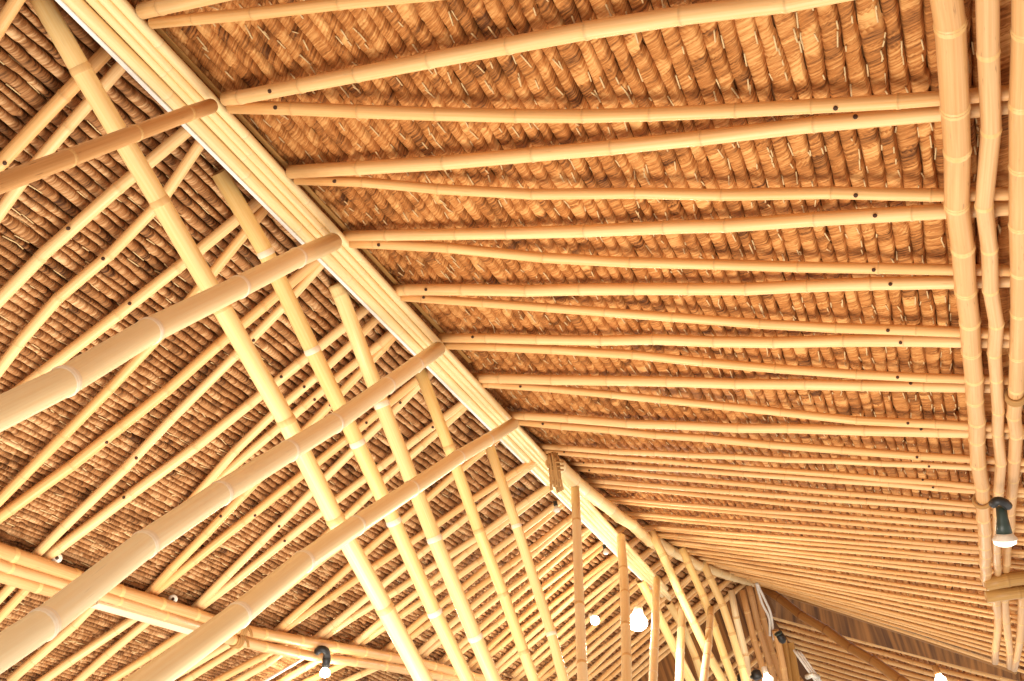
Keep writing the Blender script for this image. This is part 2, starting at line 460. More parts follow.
def thatch(name, bot, w_end, mats, label, s0=0.15, s1=16.4, step=0.020, cw=0.083, skew=0.4, flip=False, seed=1, stitch=0.5, amp=0.026, leaf=0.0035, groove=0.004, blotch=0.15, wav=0.10, taper=None, ctint=0.0, hprof=(-.5, -.1, .55, .86, 1.0, .92, .60, -.5)):
    R = np.random.RandomState(seed)
    mid = np.linalg.norm(curve(bot, 5.0) - curve(TOP, 5.0))
    ncourse = int(mid * w_end / cw)
    ns = int((s1 - s0) / step)
    s = np.linspace(s0, s1, ns)
    if taper:
        wl = [0.0]
        while wl[-1] < w_end: wl.append(wl[-1] + (taper[0] + (taper[1] - taper[0]) * min(1, wl[-1] / 1.1)) / mid)
        ncourse = len(wl) - 1
    else:
        wl = [k_ * w_end / ncourse for k_ in range(ncourse + 1)]
    wl = np.array(wl + [wl[-1] + wl[-1] - wl[-2]])
    ci = np.arange(len(wl))
    prof = np.array([0.0, 0.09, 0.17, 0.38, 0.66, 0.86, 0.93, 1.0])
    hgt = np.array(hprof)
    npf = len(prof)
    A = curve(TOP, s); B = curve(bot, s)
    D = B - A
    Vs = []; Qs = []; TI = []; UV = []; MI = []
    base = 0
    # smooth waviness along the roof
    def wavy(amp, scale):
        k = R.normal(0, 1, int((s1 - s0) / scale) + 3)
        return amp * np.interp(s, np.arange(len(k)) * scale + s0, k)
    prev = wavy(0.10, 0.5) * 0
    st_V = []; st_Q = []
    dS = np.gradient(A * 0.5 + B * 0.5, axis=0)
    Nn = np.cross(dS, D); Nn /= np.linalg.norm(Nn, axis=1)[:, None]
    Nn[Nn[:, 2] > 0] *= -1                        # into the room
    Sd = dS / np.linalg.norm(dS, axis=1)[:, None]
    for c in range(ncourse):
        nxt = wavy(wav, 0.45)
        wid = 1.0
        breaks = np.cumsum(R.uniform(0.03, 0.11, int((s1 - s0) / 0.06) + 60)) + s0 - 0.4
        tint = np.clip(R.normal(0.5, blotch, len(breaks) + 1), 0.05, 0.98)
        tint = np.clip(tint + R.normal(0, ctint), .03, .98)
        ofs = R.normal(0, leaf, len(breaks) + 1)
        ofs[R.rand(len(ofs)) < 0.05] -= 0.012
        hscale = wavy(0.10, 0.3) + 1.0
        edge = R.normal(0, 0.05, len(breaks) + 1)
        V = np.zeros((ns, npf, 3)); T = np.zeros((ns, npf)); U = np.zeros((ns, npf, 2))
        for j in range(npf):
            idx = np.searchsorted(breaks, s + skew * prof[j] * cw * (-1 if flip else 1))
            lo = c + prev; hi = c + 1 + nxt + edge[idx] * (1 if prof[j] > .8 else 0)
            w = np.interp(lo + (hi - lo) * prof[j], ci, wl)
            d = (amp * hgt[j] * hscale + (ofs[idx] if 0 < j < npf - 1 else 0) - (0.004 if 0 < j < npf - 1 else 0.012))
            # leaf edge grooves
            pos = s + skew * prof[j] * cw * (-1 if flip else 1)
            near = np.minimum(np.abs(pos - breaks[np.clip(idx - 1, 0, len(breaks) - 1)]), np.abs(pos - breaks[np.clip(idx, 0, len(breaks) - 1)]))
            d = d - groove * np.clip(1 - near / 0.014, 0, 1) * (hgt[j] > .4)
            V[:, j] = A + D * w[:, None] + Nn * d[:, None]
            V[:, j, 2] += LIFT
            T[:, j] = tint[idx]
            U[:, j, 0] = pos + c * 3.17; U[:, j, 1] = w * mid
        Vs.append(V.reshape(-1, 3)); TI.append(T.ravel()); UV.append(U.reshape(-1, 2))
        i = np.arange(ns - 1)[:, None] * npf + np.arange(npf - 1)[None, :]
        i = i.ravel() + base
        Qs.append(np.stack([i, i + npf, i + npf + 1, i + 1], 1)); MI.append(np.zeros(len(i)))
        base += ns * npf
        # pale cane stitches lying along the seams
        k = int((s1 - s0) / 0.13 * stitch)
        for q in R.choice(ns - 4, k, replace=False):
            ln = int(R.uniform(2, 5)); q2 = min(ns - 1, q + ln)
            jj = R.choice([1, 5, 6], p=[.3, .5, .2])
            p0 = V[q, jj] + Nn[q] * 0.006 + R.normal(0, .003, 3); p1 = V[q2, jj] + Nn[q2] * 0.006 + R.normal(0, .003, 3)
            wv = D[q] / np.linalg.norm(D[q]) * 0.0028; nv = Nn[q] * 0.0025
            m = len(st_V)
            for p in (p0, p1):
                st_V.extend([p - wv - nv, p + wv - nv, p + wv + nv, p - wv + nv])
            st_Q.extend([(m, m + 1, m + 5, m + 4), (m + 1, m + 2, m + 6, m + 5), (m + 2, m + 3, m + 7, m + 6), (m + 3, m, m + 4, m + 7),
                         (m + 3, m + 2, m + 1, m), (m + 4, m + 5, m + 6, m + 7)])
        prev = nxt
    Vs.append(np.array(st_V)); TI.append(np.full(len(st_V), .5)); UV.append(np.zeros((len(st_V), 2)))
    Qs.append(np.array(st_Q) + base); MI.append(np.ones(len(st_Q))); base += len(st_V)
    # backing sheet above the courses so the roof is closed and has thickness
    nb = 120; sb = np.linspace(s0 - .05, s1 + .05, nb)
    ab = curve(TOP, sb); bb = curve(bot, sb); db = bb - ab
    bv = []
    for up in (0.03, 0.10):
        for w in (-0.03, w_end + 0.01):
            p = ab + db * w; p[:, 2] += LIFT + up; bv.append(p)
    Vs.append(np.concatenate(bv)); TI.append(np.full(4 * nb, .1)); UV.append(np.zeros((4 * nb, 2)))
    bq = []
    for i in range(nb - 1):
        for (a, b_) in ((0, 1), (3, 2), (2, 0), (1, 3)):
            bq.append((a * nb + i, a * nb + i + 1, b_ * nb + i + 1, b_ * nb + i))
    bq.append((0, nb, 3 * nb, 2 * nb)); e = nb - 1; bq.append((e, 2 * nb + e, 3 * nb + e, nb + e))
    Qs.append(np.array(bq) + base); MI.append(np.zeros(len(bq)))
    me = np_mesh(name, np.concatenate(Vs), np.concatenate(Qs), mi=np.concatenate(MI), uv=np.concatenate(UV),
                 attrs={'tint': np.concatenate(TI)}, smooth=True)
    o = link_mesh(name, me, mats)
    tag(o, label, None, None, 'structure')
    o['category'] = 'roof'
    return o

thatch('ceiling', BOT_R, 1.62, [M_TH_R, M_STITCH], 'orange-brown woven thatch ceiling of the right-hand roof slope above the rafters', seed=3, skew=0.85, stitch=0.6, cw=0.074, amp=.019, leaf=.0036, hprof=(-.35, .0, .45, .75, 1.0, 1.05, .75, -.35))
thatch('ceiling', BOT_L, 2.15, [M_TH_L, M_STITCH], 'grey-brown thatch ceiling of the left-hand roof slope behind the slanting poles', seed=5, skew=0.25, stitch=0.42, step=.022, amp=.030, leaf=.0020, groove=.0012, blotch=.12, wav=.17, taper=(.056, .030), ctint=.10, hprof=(-1.1, -.7, .5, .92, 1.0, .75, .2, -1.1))

# ------------------------------------------------------------------ ridge beam: four culms side by side and a white channel
zb = H - 0.02
def ridge_line(p, q, dz=0.0):                      # two picture points on the flat underside of the ridge
    a, b = at_z(p[0], p[1], zb + dz), at_z(q[0], q[1], zb + dz)
    d = (b - a) / (b[1] - a[1])
    return lambda Y: a + d * (Y - a[1])
rl_left = ridge_line((64, 0), (676, 612))
rl_right = ridge_line((127, 0), (670, 590))
Yend = 12.7
rw = [0.0, 0.32, 0.54, 0.75, 1.0]
ridge_lab = ['thick bamboo of the ridge beam, next to the white channel', 'slim bamboo of the ridge beam, second from the white channel',
             'slim bamboo of the ridge beam, third from the white channel', 'bamboo of the ridge beam nearest the right-hand rafters']
for k in range(4):
    f = (rw[k] + rw[k + 1]) / 2
    pts = []
    for Y in np.linspace(0.3, Yend + (0.0, .25, .1, -.2)[k], 7):
        a, b = rl_left(Y), rl_right(Y)
        pts.append(a + (b - a) * f + np.array([rnd.uniform(-.004, .004), 0, rnd.uniform(-.006, .006)]))
    r = np.linalg.norm(rl_right(5) - rl_left(5)) * (rw[k + 1] - rw[k]) / 2
    o = bamboo('ridge_bamboo', pts, r * 1.02, r * 0.98, M_RIDGE, node_gap=0.62, wob=0.05, pale=0.15, dark=0.18, seed=40 + k, bulge=.06)
    tag(o, ridge_lab[k], 'bamboo pole', 'bamboos bundled in the ridge beam')
a0, a1 = rl_left(0.3), rl_left(12.3)
def box_along(name, p, q, w, h, mat, up=(0, 0, 1), parent=None, uvs=True):
    p = np.asarray(p, float); q = np.asarray(q, float); t = (q - p) / np.linalg.norm(q - p)
    s = np.cross(t, up); s /= np.linalg.norm(s); u = np.cross(s, t)
    n = max(2, int(np.linalg.norm(q - p) / .3))
    e = min(w, h) * .15
    prof = [(-w / 2 + e, -h / 2), (w / 2 - e, -h / 2), (w / 2, -h / 2 + e), (w / 2, h / 2 - e), (w / 2 - e, h / 2), (-w / 2 + e, h / 2), (-w / 2, h / 2 - e), (-w / 2, -h / 2 + e)]
    V = []; UV = []; Q = []
    for i in range(n):
        c = p + (q - p) * i / (n - 1)
        for k, (a, b) in enumerate(prof): V.append(c + s * a + u * b); UV.append((abs(k - 4) / 4 * (w + h) * 2, i / (n - 1) * np.linalg.norm(q - p)))
    for i in range(n - 1):
        for k in range(8): Q.append((i * 8 + k, i * 8 + (k + 1) % 8, i * 8 + 8 + (k + 1) % 8, i * 8 + 8 + k))
    for b0 in (0, (n - 1) * 8):
        for q4 in ((0, 1, 2, 3), (0, 3, 4, 7), (4, 5, 6, 7)):
            qq = tuple(b0 + z for z in q4); Q.append(qq if b0 else qq[::-1])
    return link_mesh(name, np_mesh(name, V, Q, uv=UV, smooth=False), mat, parent)
ch = box_along('white_channel', a0 + np.array([-.012, 0, -.004]), a1 + np.array([-.012, 0, -.004]), 0.022, 0.03, M_WHITE)
tag(ch, 'long thin white channel running along the left edge of the ridge beam', 'cable channel')
bt = box_along('split_batten', at_right(152, 22, .05), at_right(470, 362, .05), 0.025, 0.012, M_SPLIT)
tag(bt, 'thin split bamboo batten in the dark gap beside the ridge beam', 'batten')

# upper ridge poles where the roof lifts away from the beam
o = bamboo('ridge_pole', [at_t(552, 462, 9.2), at_t(606, 506, 10.55), at_t(655, 545, 12.3)], 0.062, 0.056, M_RIDGE, seed=60, pale=.2)
tag(o, 'bamboo pole leaving the ridge beam under the far right rafters, cut square at its end', 'bamboo pole')
o = bamboo('ridge_pole', [at_t(640, 531, 12.4), at_t(700, 566, 14.2), at_t(762, 586, 16.3)], 0.062, 0.055, M_RIDGE, seed=61, pale=.2)
tag(o, 'bamboo pole along the far ridge, running on to the peak by the dark gable', 'bamboo pole')

# ------------------------------------------------------------------ right-hand rafters, in pairs
RA = [((142, 11), (435, -50)), ((225, 99), (340, 78), (553, 37), (684, 17), (830, -6), (915, -22)), ((290, 172), (510, 157), (684, 140), (810, 126), (936, 113)),
      ((345, 236), (510, 233), (684, 227), (947, 211)), ((393, 291), (684, 289), (956, 282)), ((440, 338), (684, 341), (960, 341)),
      ((473, 378), (684, 382), (966, 387)), ((508, 415), (684, 426), (971, 433)), ((536, 446), (684, 455), (976, 467))]
RB = [((152, 23), (340, 4), (435, -6), (915, -60)), ((230, 107), (340, 110), (540, 117), (684, 113), (820, 107), (934, 98)), ((296, 180), (340, 181), (510, 193), (684, 193), (945, 193)),
      ((350, 243), (440, 247), (560, 259), (684, 264), (850, 268), (954, 270)), ((400, 297), (500, 304), (600, 312), (684, 318), (820, 328), (960, 332)),
      ((446, 345), (550, 349), (684, 360), (840, 374), (965, 379)), ((480, 384), (560, 389), (684, 402), (850, 419), (969, 426)),
      ((514, 421), (684, 437), (860, 451), (975, 459)), ((541, 451), (684, 463), (977, 486))]
FAR = [((566, 463), (977, 491)), ((570, 468), (978, 505)), ((583, 480), (979, 510)), ((586, 484), (980, 522)), ((606, 498), (980, 527)), ((609, 501), (981, 535)),
       ((621, 513), (981, 540)), ((624, 516), (982, 548)), ((640, 526), (982, 552)), ((643, 528), (984, 559)), ((655, 534), (984, 563)), ((657, 536), (985, 571)),
       ((666, 541), (985, 576)), ((669, 543), (987, 584)), ((680, 549), (987, 589)), ((684, 552), (989, 598)), ((694, 557), (990, 604)), ((698, 560), (991, 612)),
       ((707, 563), (992, 617)), ((711, 565), (994, 625)), ((722, 570), (995, 631)), ((726, 572), (998, 638)), ((737, 576), (1000, 643)), ((741, 578), (1003, 649)),
       ((748, 580), (1005, 654)), ((751, 582), (1008, 660)), ((757, 584), (1010, 667))]
ex = np.array([e[0] for e in E_IMG]); eY = np.array([e[2] for e in E_IMG])
by = np.array([459, 490, 522, 562, 617, 667.0]); bY = np.array([7.4, 8.3, 9.4, 11.0, 13.0, 14.9])
raft = []
for n in range(9):
    for k, L_ in ((0, RA[n]), (1, RB[n])):
        off = -0.02 * k
        pts = [at_right(x, y, off) for x, y in L_]
        d = pts[-1] - pts[-2]; d = d / d[0]
        ext = 1.0 if n else 0.3
        pts.append(pts[-1] + d * ext)
        raft.append((n, k, pts))
for i, (a, b) in enumerate(FAR):
    n = 9 + i // 2; k = i % 2
    p = at_Y(a[0], a[1], float(np.interp(a[0], ex, eY))); q = at_Y(b[0], b[1], float(np.interp(b[1], by, bY)))
    d = (q - p) / (q[0] - p[0])
    bow = np.array([0, rnd.uniform(-.03, .03), 0])
    raft.append((n, k, [p, (p + q) / 2 + bow, q, q + d * 0.9]))
for n, k, pts in raft:
    r = (0.034 if k == 0 else 0.028) if n < 8 else 0.0225
    if n in (1,): r *= 1.08
    if n >= 11: r *= .94
    flipr = (n + k) % 2
    L_ = sum(np.linalg.norm(pts[i + 1] - pts[i]) for i in range(len(pts) - 1))
    Lp = L_ - np.linalg.norm(pts[-1] - pts[-2])
    fr = max(.1, (Lp - 0.30 - .06 * k) / L_)
    o = bamboo('rafter', pts, r * (0.92 if flipr else 1.06), r * (1.06 if flipr else 0.94), M_RAFT[(n * 2 + k) % 2], node_gap=rnd.uniform(.34, .46),
               seg=12, wob=.10, seed=100 + n * 2 + k, pegs=([fr] + ([rnd.uniform(.04, .08)] if rnd.random() < .5 else [])) if 0 < n < 10 else ())
    if n < 22:
        lab = 'bamboo rafter on the right slope, %s of the %s pair down from the top edge' % ('upper' if k == 0 else 'lower', ORD[n])
    else:
        lab = 'last bamboo rafter at the far end of the right slope, above the dark gable'
    tag(o, lab, 'rafter', 'bamboo rafters of the right slope')

# ------------------------------------------------------------------ left-hand rafters, in pairs
LA_ = {1: ((103, 55), (0, 160)), 2: ((183, 133), (70, 227), (0, 300)), 3: ((227, 227), (182, 264), (52, 365)), 4: ((312, 264), (273, 297), (167, 390), (88, 454), (0, 517)),
       5: ((360, 313), (303, 360), (187, 454), (50, 554))}
LB_ = {1: ((118, 70), (90, 103), (40, 160), (0, 213)), 2: ((197, 147), (138, 227), (43, 314), (0, 370)), 3: ((247, 230), (150, 347), (45, 454), (0, 500)),
       4: ((317, 270), (277, 312), (138, 454), (37, 554)), 5: ((375, 320), (340, 355), (233, 454), (93, 606), (10, 681))}
lraft = []
for n in range(1, 6):
    for k, L_ in ((0, LA_[n]), (1, LB_[n])):
        pts = [at_left(x, y, -.012 * k) for x, y in L_]
        d = pts[0] - pts[1]; d = d / d[0]
        pts = [pts[0] + d * (X0 + 0.02 - pts[0][0])] + pts
        d = pts[-1] - pts[-2]; d = d / -d[0]
        tail = (-4.65 if n >= 4 else -5.2) - pts[-1][0]
        if tail < -0.05: pts.append(pts[-1] + d * -tail)
        lraft.append((n, k, pts))
p0 = at_left(8, 14); lraft.insert(0, (0, 1, [p0 + np.array([.9, -.25, .9 * TAN]), p0, p0 + np.array([-1.6, .55, -1.6 * TAN])]))
def left_pt(Yt, Yb, w, dz=0.0):
    st, sb = s_of_Y(TOP, Yt), s_of_Y(BOT_L, Yb)
    s = st + (sb - st) * w
    p = S_surf(BOT_L, s, np.array(w)); p[2] += dz; return p
def tail_w(Yb):
    xp = -4.70 + (Yb - 4.74) * .105
    return (X0 - xp) / (X0 - XL)
for n in range(6, 24):
    Yt = 2.68 + .607 * (n - 1)
    for k in (0, 1):
        Yb = 5.04 + .50 * (n - 4 - (1 - k)) + (.03 if k == 0 else -.03)
        j = rnd.uniform(-.05, .05)
        pts = [left_pt(Yt + .03 * k, Yb, -0.01 if n < 10 else 0.02), left_pt(Yt, Yb + j, .5), left_pt(Yt, Yb, .85), left_pt(Yt, Yb, tail_w(Yb))]
        lraft.append((n, k, pts))
for n, k, pts in lraft:
    r = (0.033 if k == 0 else 0.0295) if n < 6 else 0.0305
    o = bamboo('rafter', pts, r * .96, r * 1.03, M_RAFT[(n + k) % 3], node_gap=rnd.uniform(.34, .48), seg=12, wob=.12, seed=300 + n * 2 + k,
               pegs=[rnd.uniform(.12, .3), rnd.uniform(.6, .8)] if n < 9 else ())
    if n == 0: lab = 'dark bamboo rafter crossing the top left corner of the photo'
    else: lab = 'bamboo rafter on the left slope, %s of the %s pair from the top left corner' % ('upper' if k == 0 else 'lower', ORD[n - 1])
    tag(o, lab, 'rafter', 'bamboo rafters of the left slope')
# lower tier below the left purlin
LOW = [((20, 578), (0, 598)), ((34, 581), (0, 617)), ((143, 612), (42, 681)), ((153, 616), (77, 681)), ((192, 628), (110, 681)), ((236, 640), (165, 681)),
       ((246, 643), (185, 681)), ((276, 648), (217, 681)), ((286, 649), (236, 681)), ((324, 656), (283, 681)), ((352, 660), (308, 681)), ((384, 664), (347, 681))]
for i, (a, b) in enumerate(LOW):
    p, q = at_left(a[0], a[1], .0), at_left(b[0], b[1], .0)
    d = q - p; d = d / -d[0]
    up = p - d * 0.11
    m = (p + q) / 2 + np.array([0, rnd.uniform(-.03, .03), 0])
    o = bamboo('rafter', [up, p, m, q, q + d * (0.5 + max(0, q[0] + 6.1))], .029, .030, M_RAFT[i % 3], node_gap=.4, seg=12, seed=400 + i)
    tag(o, 'short bamboo rafter below the left purlin, %s counted from the left edge' % ORD[i], 'rafter', 'rafters below the left purlin')
p, q = at_left(306, 657, -.05), at_left(262, 683, -.05)
o = link_mesh('white_tube', tube_mesh('white_tube', [p, p + (q - p) * .5, q, q + (q - p) * .6], .012, seg=10), M_CABLE)
tag(o, 'thin white tube running down between rafters left of the black lamp', 'cable tube')

# ------------------------------------------------------------------ purlins
def near_ext(pts, first, last):
    """lengthen a culm beyond the frame"""
    pts = [np.asarray(p) for p in pts]
    if first:
        d = pts[0] - pts[1]; pts = [pts[0] + d / np.linalg.norm(d) * first] + pts
    if last:
        d = pts[-1] - pts[-2]; pts = pts + [pts[-1] + d / np.linalg.norm(d) * last]
    return pts
t0 = -0.085
def purl_r(line, tf):
    """first points on the underside of the right rafters; far ones by distance"""
    return [at_right(x, y, t0) if t is None else at_t(x, y, t) for (x, y), t in zip(line, tf)]
pp = purl_r([(946, 0), (955, 140), (961, 227), (971, 345), (979, 454)], [None] * 5) + [at_t(984, 530, 8.2), at_t(987, 583, 10.0)]
o = bamboo('purlin', near_ext(pp, 1.2, 0), .052, .046, M_PURL[0], node_gap=.36, rings=True, ring_mat=M_NODE, seed=70, wob=.12, bulge=.07)
sp_ = spline(near_ext(pp, 1.2, 0), 200); pc_ = (sp_ - CAM) @ RW.T; py_ = 340.5 + F * pc_[:, 1] / pc_[:, 2]
k_ = int(np.argmin(abs(py_ - 500))); PURL_A = sp_[k_]; PURL_AX = sp_[k_ + 3] - sp_[k_ - 3]
tag(o, 'thick bamboo purlin under the right rafters, leftmost of the three upright in the photo', 'purlin', 'right-hand purlin bundle')
pp = purl_r([(988, 0), (990, 120), (988, 227), (996, 345), (999, 454)], [None] * 5) + [at_t(997, 530, 8.2), at_t(998, 580, 10.0)]
o = bamboo('purlin', near_ext(pp, 1.2, 0), .038, .032, M_PURL[1], node_gap=.42, rings=True, ring_mat=M_NODE, seed=71, wob=.25, bulge=.06)
tag(o, 'slimmer wavy bamboo purlin, middle of the three at the right, carrying the black spotlight', 'purlin', 'right-hand purlin bundle')
pp = purl_r([(1027, 0), (1022, 120), (1019, 227), (1017, 345), (1016, 420)], [None] * 5) + [at_t(1011, 505, 8.0), at_t(1005, 578, 10.0)]
o = bamboo('purlin', near_ext(pp, 1.2, 0), .048, .034, M_PURL[0], node_gap=.40, rings=True, ring_mat=M_NODE, seed=72, wob=.15, bulge=.07)
tag(o, 'thick bamboo purlin at the right edge of the photo, rightmost of the three', 'purlin', 'right-hand purlin bundle')
for i, (a, m, b, lab) in enumerate([((997, 592), (998, 625), (995, 662), 'leftmost'), ((1005, 590), (1007, 630), (1010, 667), 'middle'), ((1023, 585), (1021, 630), (1014, 669), 'bent rightmost')]):
    o = bamboo('purlin', [at_t(a[0], a[1], 10.3), at_t(m[0], m[1], 11.1), at_t(b[0], b[1], 12.0)], .043 - .004 * (i == 1), .036, M_PURL[1], node_gap=.5, rings=True, ring_mat=M_NODE, seed=75 + i, wob=.2, bulge=.06)
    tag(o, '%s of three short pale bamboo ends beyond the crosswise saddle at lower right' % lab, 'purlin', 'purlin ends past the saddle')
# saddle pieces across the purlins
for i, (a, b, r, lab) in enumerate([((985, 584), (1060, 573), .062, 'upper'), ((986, 597), (1060, 588), .055, 'lower'), ((1010, 588), (1062, 583), .05, 'hidden middle')]):
    tt = (9.72, 9.80, 9.9)[i]
    o = bamboo('saddle_bamboo', [at_t(a[0], a[1], tt), at_t(b[0], b[1], tt - .1)], r, r, M_BROWN if i == 2 else M_SPLIT, node_gap=.5, seed=80 + i)
    tag(o, '%s short crosswise bamboo saddle under the purlin bundle at lower right' % lab, 'bamboo block', 'saddle across the purlins')

lp = [(((-30, 540), (0, 551), (110, 588), (240, 630)), .047, M_PURL[0], 'topmost bamboo of the left purlin, ending at the rope lashing'),
      (((-30, 554), (0, 565), (110, 598), (205, 628)), .034, M_PURL[1], 'middle slim bamboo of the left purlin, seen either side of the thick pole'),
      (((-30, 566), (0, 576), (50, 590), (92, 601)), .042, M_PURL[0], 'lowest bamboo of the left purlin, left of the thick pole'),
      (((228, 627), (300, 641), (400, 659), (450, 671)), .045, M_PURL[0], 'upper bamboo of the left purlin to the right of the rope lashing'),
      (((208, 634), (300, 654), (400, 669), (450, 679)), .040, M_PURL[1], 'lower bamboo of the left purlin carrying the small black lamp')]
for i, (L_, r, m_, lab) in enumerate(lp):
    offs = (-.075, -.125, -.115, -.085, -.145)[i]
    pts = [at_left(x, y, offs) for x, y in L_]
    o = bamboo('purlin', near_ext(pts, 3.0 if i < 3 else 0, 3.5 if i > 2 else 0), r, r * .95, m_, node_gap=.45, rings=True, ring_mat=M_NODE, seed=90 + i, wob=.06, bulge=.06)
    tag(o, lab, 'purlin', 'left purlin bundle')
p, q = at_left(94, 604, -.13), at_left(222, 640, -.13)
o = box_along('split_plank', p, q, .075, .022, M_PLANK, up=(0, .3, 1))
tag(o, 'pale pinkish split bamboo plank under the left purlin between two thick poles', 'plank')

# ------------------------------------------------------------------ lattice of the ridge plane
XT = -2.05          # poles leaning back towards the viewer
XB = -2.32          # struts leaning away
TP = [([(211, 106), (130, 135), (0, 184), (-40, 199)], .035, .030, 'first thick slanting pole from the top, ending on the ridge beam'),
      ([(333, 242), (230, 291), (153, 329), (62, 383), (0, 413), (-50, 437)], .052, .046, 'second thick slanting pole, crossing the whole left half to the ridge beam'),
      ([(438, 349), (330, 425), (222, 491), (145, 546), (48, 621), (-10, 660), (-60, 694)], .050, .042, 'thickest slanting pole, with white node bands, third from the top'),
      ([(513, 424), (420, 482), (297, 566), (230, 621), (145, 685), (90, 726)], .045, .046, 'fourth thick slanting pole, ending on the ridge beam and leaving at the bottom edge'),
      ([(575, 487), (578, 560), (581, 640), (583, 690), (585, 730)], .038, .036, 'upright-looking pole in front of the ridge beam, left of the two bright bulbs'),
      ([(621, 537), (625, 600), (627, 681), (627, 720)], .043, .042, 'upright-looking pole standing between the two bright bulbs'),
      ([(657, 579), (655, 630), (652, 690), (650, 720)], .040, .040, 'upright-looking pole just right of the large glowing bulb'),
      ([(682, 603), (681, 640), (679, 690), (678, 720)], .044, .044, 'stout upright-looking pole at the end of the ridge beam'),
      ([(711, 609), (708, 645), (703, 690), (701, 720)], .040, .040, 'upright-looking pole right of the end of the ridge beam')]
TNODES = [[(68, 163), (132, 136), (185, 115)], [(62, 383), (153, 329), (237, 288), (300, 258)], [(48, 621), (145, 546), (222, 491), (285, 448), (327, 413), (382, 385)],
          [(228, 618), (297, 566), (356, 524), (408, 489), (460, 458)], [(576, 520), (577, 608), (580, 663)], None, None, None, None]
BNODES = [[(85, 76), (162, 203), (223, 311), (284, 414), (335, 516), (385, 608)], [(267, 259), (315, 357), (361, 448), (400, 525), (436, 616)], [(343, 300), (380, 400), (435, 543), (475, 640)],
          [(450, 447), (478, 529), (502, 592), (524, 652)], [(517, 527), (550, 634)], None, None]
for i, (L_, r0, r1, lab) in enumerate(TP):
    if i < 4:
        pts = [at_x(x, y, XT) for x, y in L_]
        # top end lies against the underside of the beam
        pts[0] = at_z(L_[0][0], L_[0][1], zb - .085)
    else:
        pts = [at_x(x, y, XT + .02 + (.25 if i == 8 else 0)) for x, y in L_]
        if i < 7: pts[0] = at_z(L_[0][0], L_[0][1], zb - .075)
    o = bamboo('slanting_pole', near_ext(pts, 0, 1.7), r0, r1, M_PURL[0] if i == 0 else M_BIG[i % 2], node_gap=.46, seg=18, rings=True, ring_mat=M_PALE if i in (1, 2, 3, 6, 7) else M_NODE, seed=500 + i, node_px=TNODES[i], wob=.06, bulge=.07)  # first pole takes a darker culm: the dimmer light there put into colour
    tag(o, lab, 'bamboo pole', 'poles leaning back from the ridge')
BP = [([(34, -12), (85, 78), (165, 212), (227, 317), (277, 404), (333, 513), (380, 600), (424, 681), (446, 722)], .045, .048, 'thick yellow strut running from the top left corner down to the bottom edge'),
      ([(219, 172), (257, 236), (315, 355), (362, 454), (397, 530), (433, 610), (468, 681), (488, 722)], .046, .038, 'yellow strut starting at the ridge beam right of the first slanting pole'),
      ([(335, 284), (360, 337), (380, 397), (403, 454), (435, 542), (460, 601), (495, 681), (512, 722)], .048, .043, 'yellow strut rising to the ridge beam beside the second slanting pole'),
      ([(418, 366), (437, 414), (457, 467), (478, 529), (502, 591), (523, 651), (537, 690), (549, 722)], .042, .034, 'yellow strut rising to the ridge beam beside the third slanting pole'),
      ([(486, 436), (493, 454), (517, 527), (537, 584), (562, 674), (574, 720)], .039, .038, 'yellow strut rising to the ridge beam beside the fourth slanting pole'),
      ([(640, 580), (660, 618), (680, 660), (692, 684), (710, 720)], .052, .055, 'wide yellow strut behind the large glowing bulb'),
      ([(668, 602), (686, 633), (698, 665), (706, 690), (716, 720)], .046, .048, 'yellow strut behind the stout pole at the end of the ridge beam')]
for i, (L_, r0, r1, lab) in enumerate(BP):
    pts = [at_x(x, y, XB) for x, y in L_]
    o = bamboo('ridge_strut', near_ext(pts, 0, 1.4), r0, r1, M_STRUT[i % 2], node_gap=.55, seg=16, rings=True, ring_mat=M_PALE if i in (1, 2, 4) else M_NODE, seed=520 + i, node_px=BNODES[i], wob=.06, bulge=.06)
    tag(o, lab, 'bamboo pole', 'struts leaning away from the ridge')
FP = [([(651, 531), (672, 575), (700, 637), (723, 681), (742, 720)], 12.0, 11.6, .046, M_STRUT[0], 'first far strut past the beam, reaching up to the lifted ridge'),
      ([(682, 548), (700, 588), (716, 630), (733, 681), (745, 720)], 13.2, 12.6, .046, M_STRUT[1], 'second far strut past the beam, reaching up to the lifted ridge'),
      ([(703, 562), (722, 605), (738, 650), (748, 690), (756, 720)], 14.2, 13.4, .048, M_STRUT[0], 'third far strut past the beam, reaching up to the lifted ridge'),
      ([(731, 590), (740, 632), (746, 660), (750, 690), (755, 720)], 14.7, 14.2, .044, M_BIG[0], 'fourth far strut, first of the close row left of the white cables'),
      ([(742, 590), (752, 632), (760, 660), (768, 690), (776, 720)], 15.0, 14.5, .042, M_PURL[0], 'brownish far strut, second of the close row left of the white cables'),
      ([(749, 586), (757, 622), (767, 655), (776, 690), (784, 720)], 15.5, 15.0, .042, M_PURL[1], 'far strut, third of the close row left of the white cables'),
      ([(757, 585), (764, 622), (773, 655), (786, 690), (796, 720)], 15.8, 15.3, .042, M_PURL[0], 'far strut, nearest the white cables at the peak'),
      ([(775, 630), (780, 650), (787, 690), (793, 720)], 14.9, 14.9, .046, M_PURL[0], 'short bamboo post to the right of the close row of struts')]
for i, (L_, ta, tb, r, m_, lab) in enumerate(FP):
    pts = [at_t(x, y, ta + (tb - ta) * j / (len(L_) - 1)) for j, (x, y) in enumerate(L_)]
    o = bamboo('far_strut', pts, r, r * 1.05, m_, node_gap=.42, seg=12, rings=True, ring_mat=M_NODE, seed=540 + i, wob=.1, bulge=.08)
    tag(o, lab, 'bamboo pole', 'far struts under the peak')
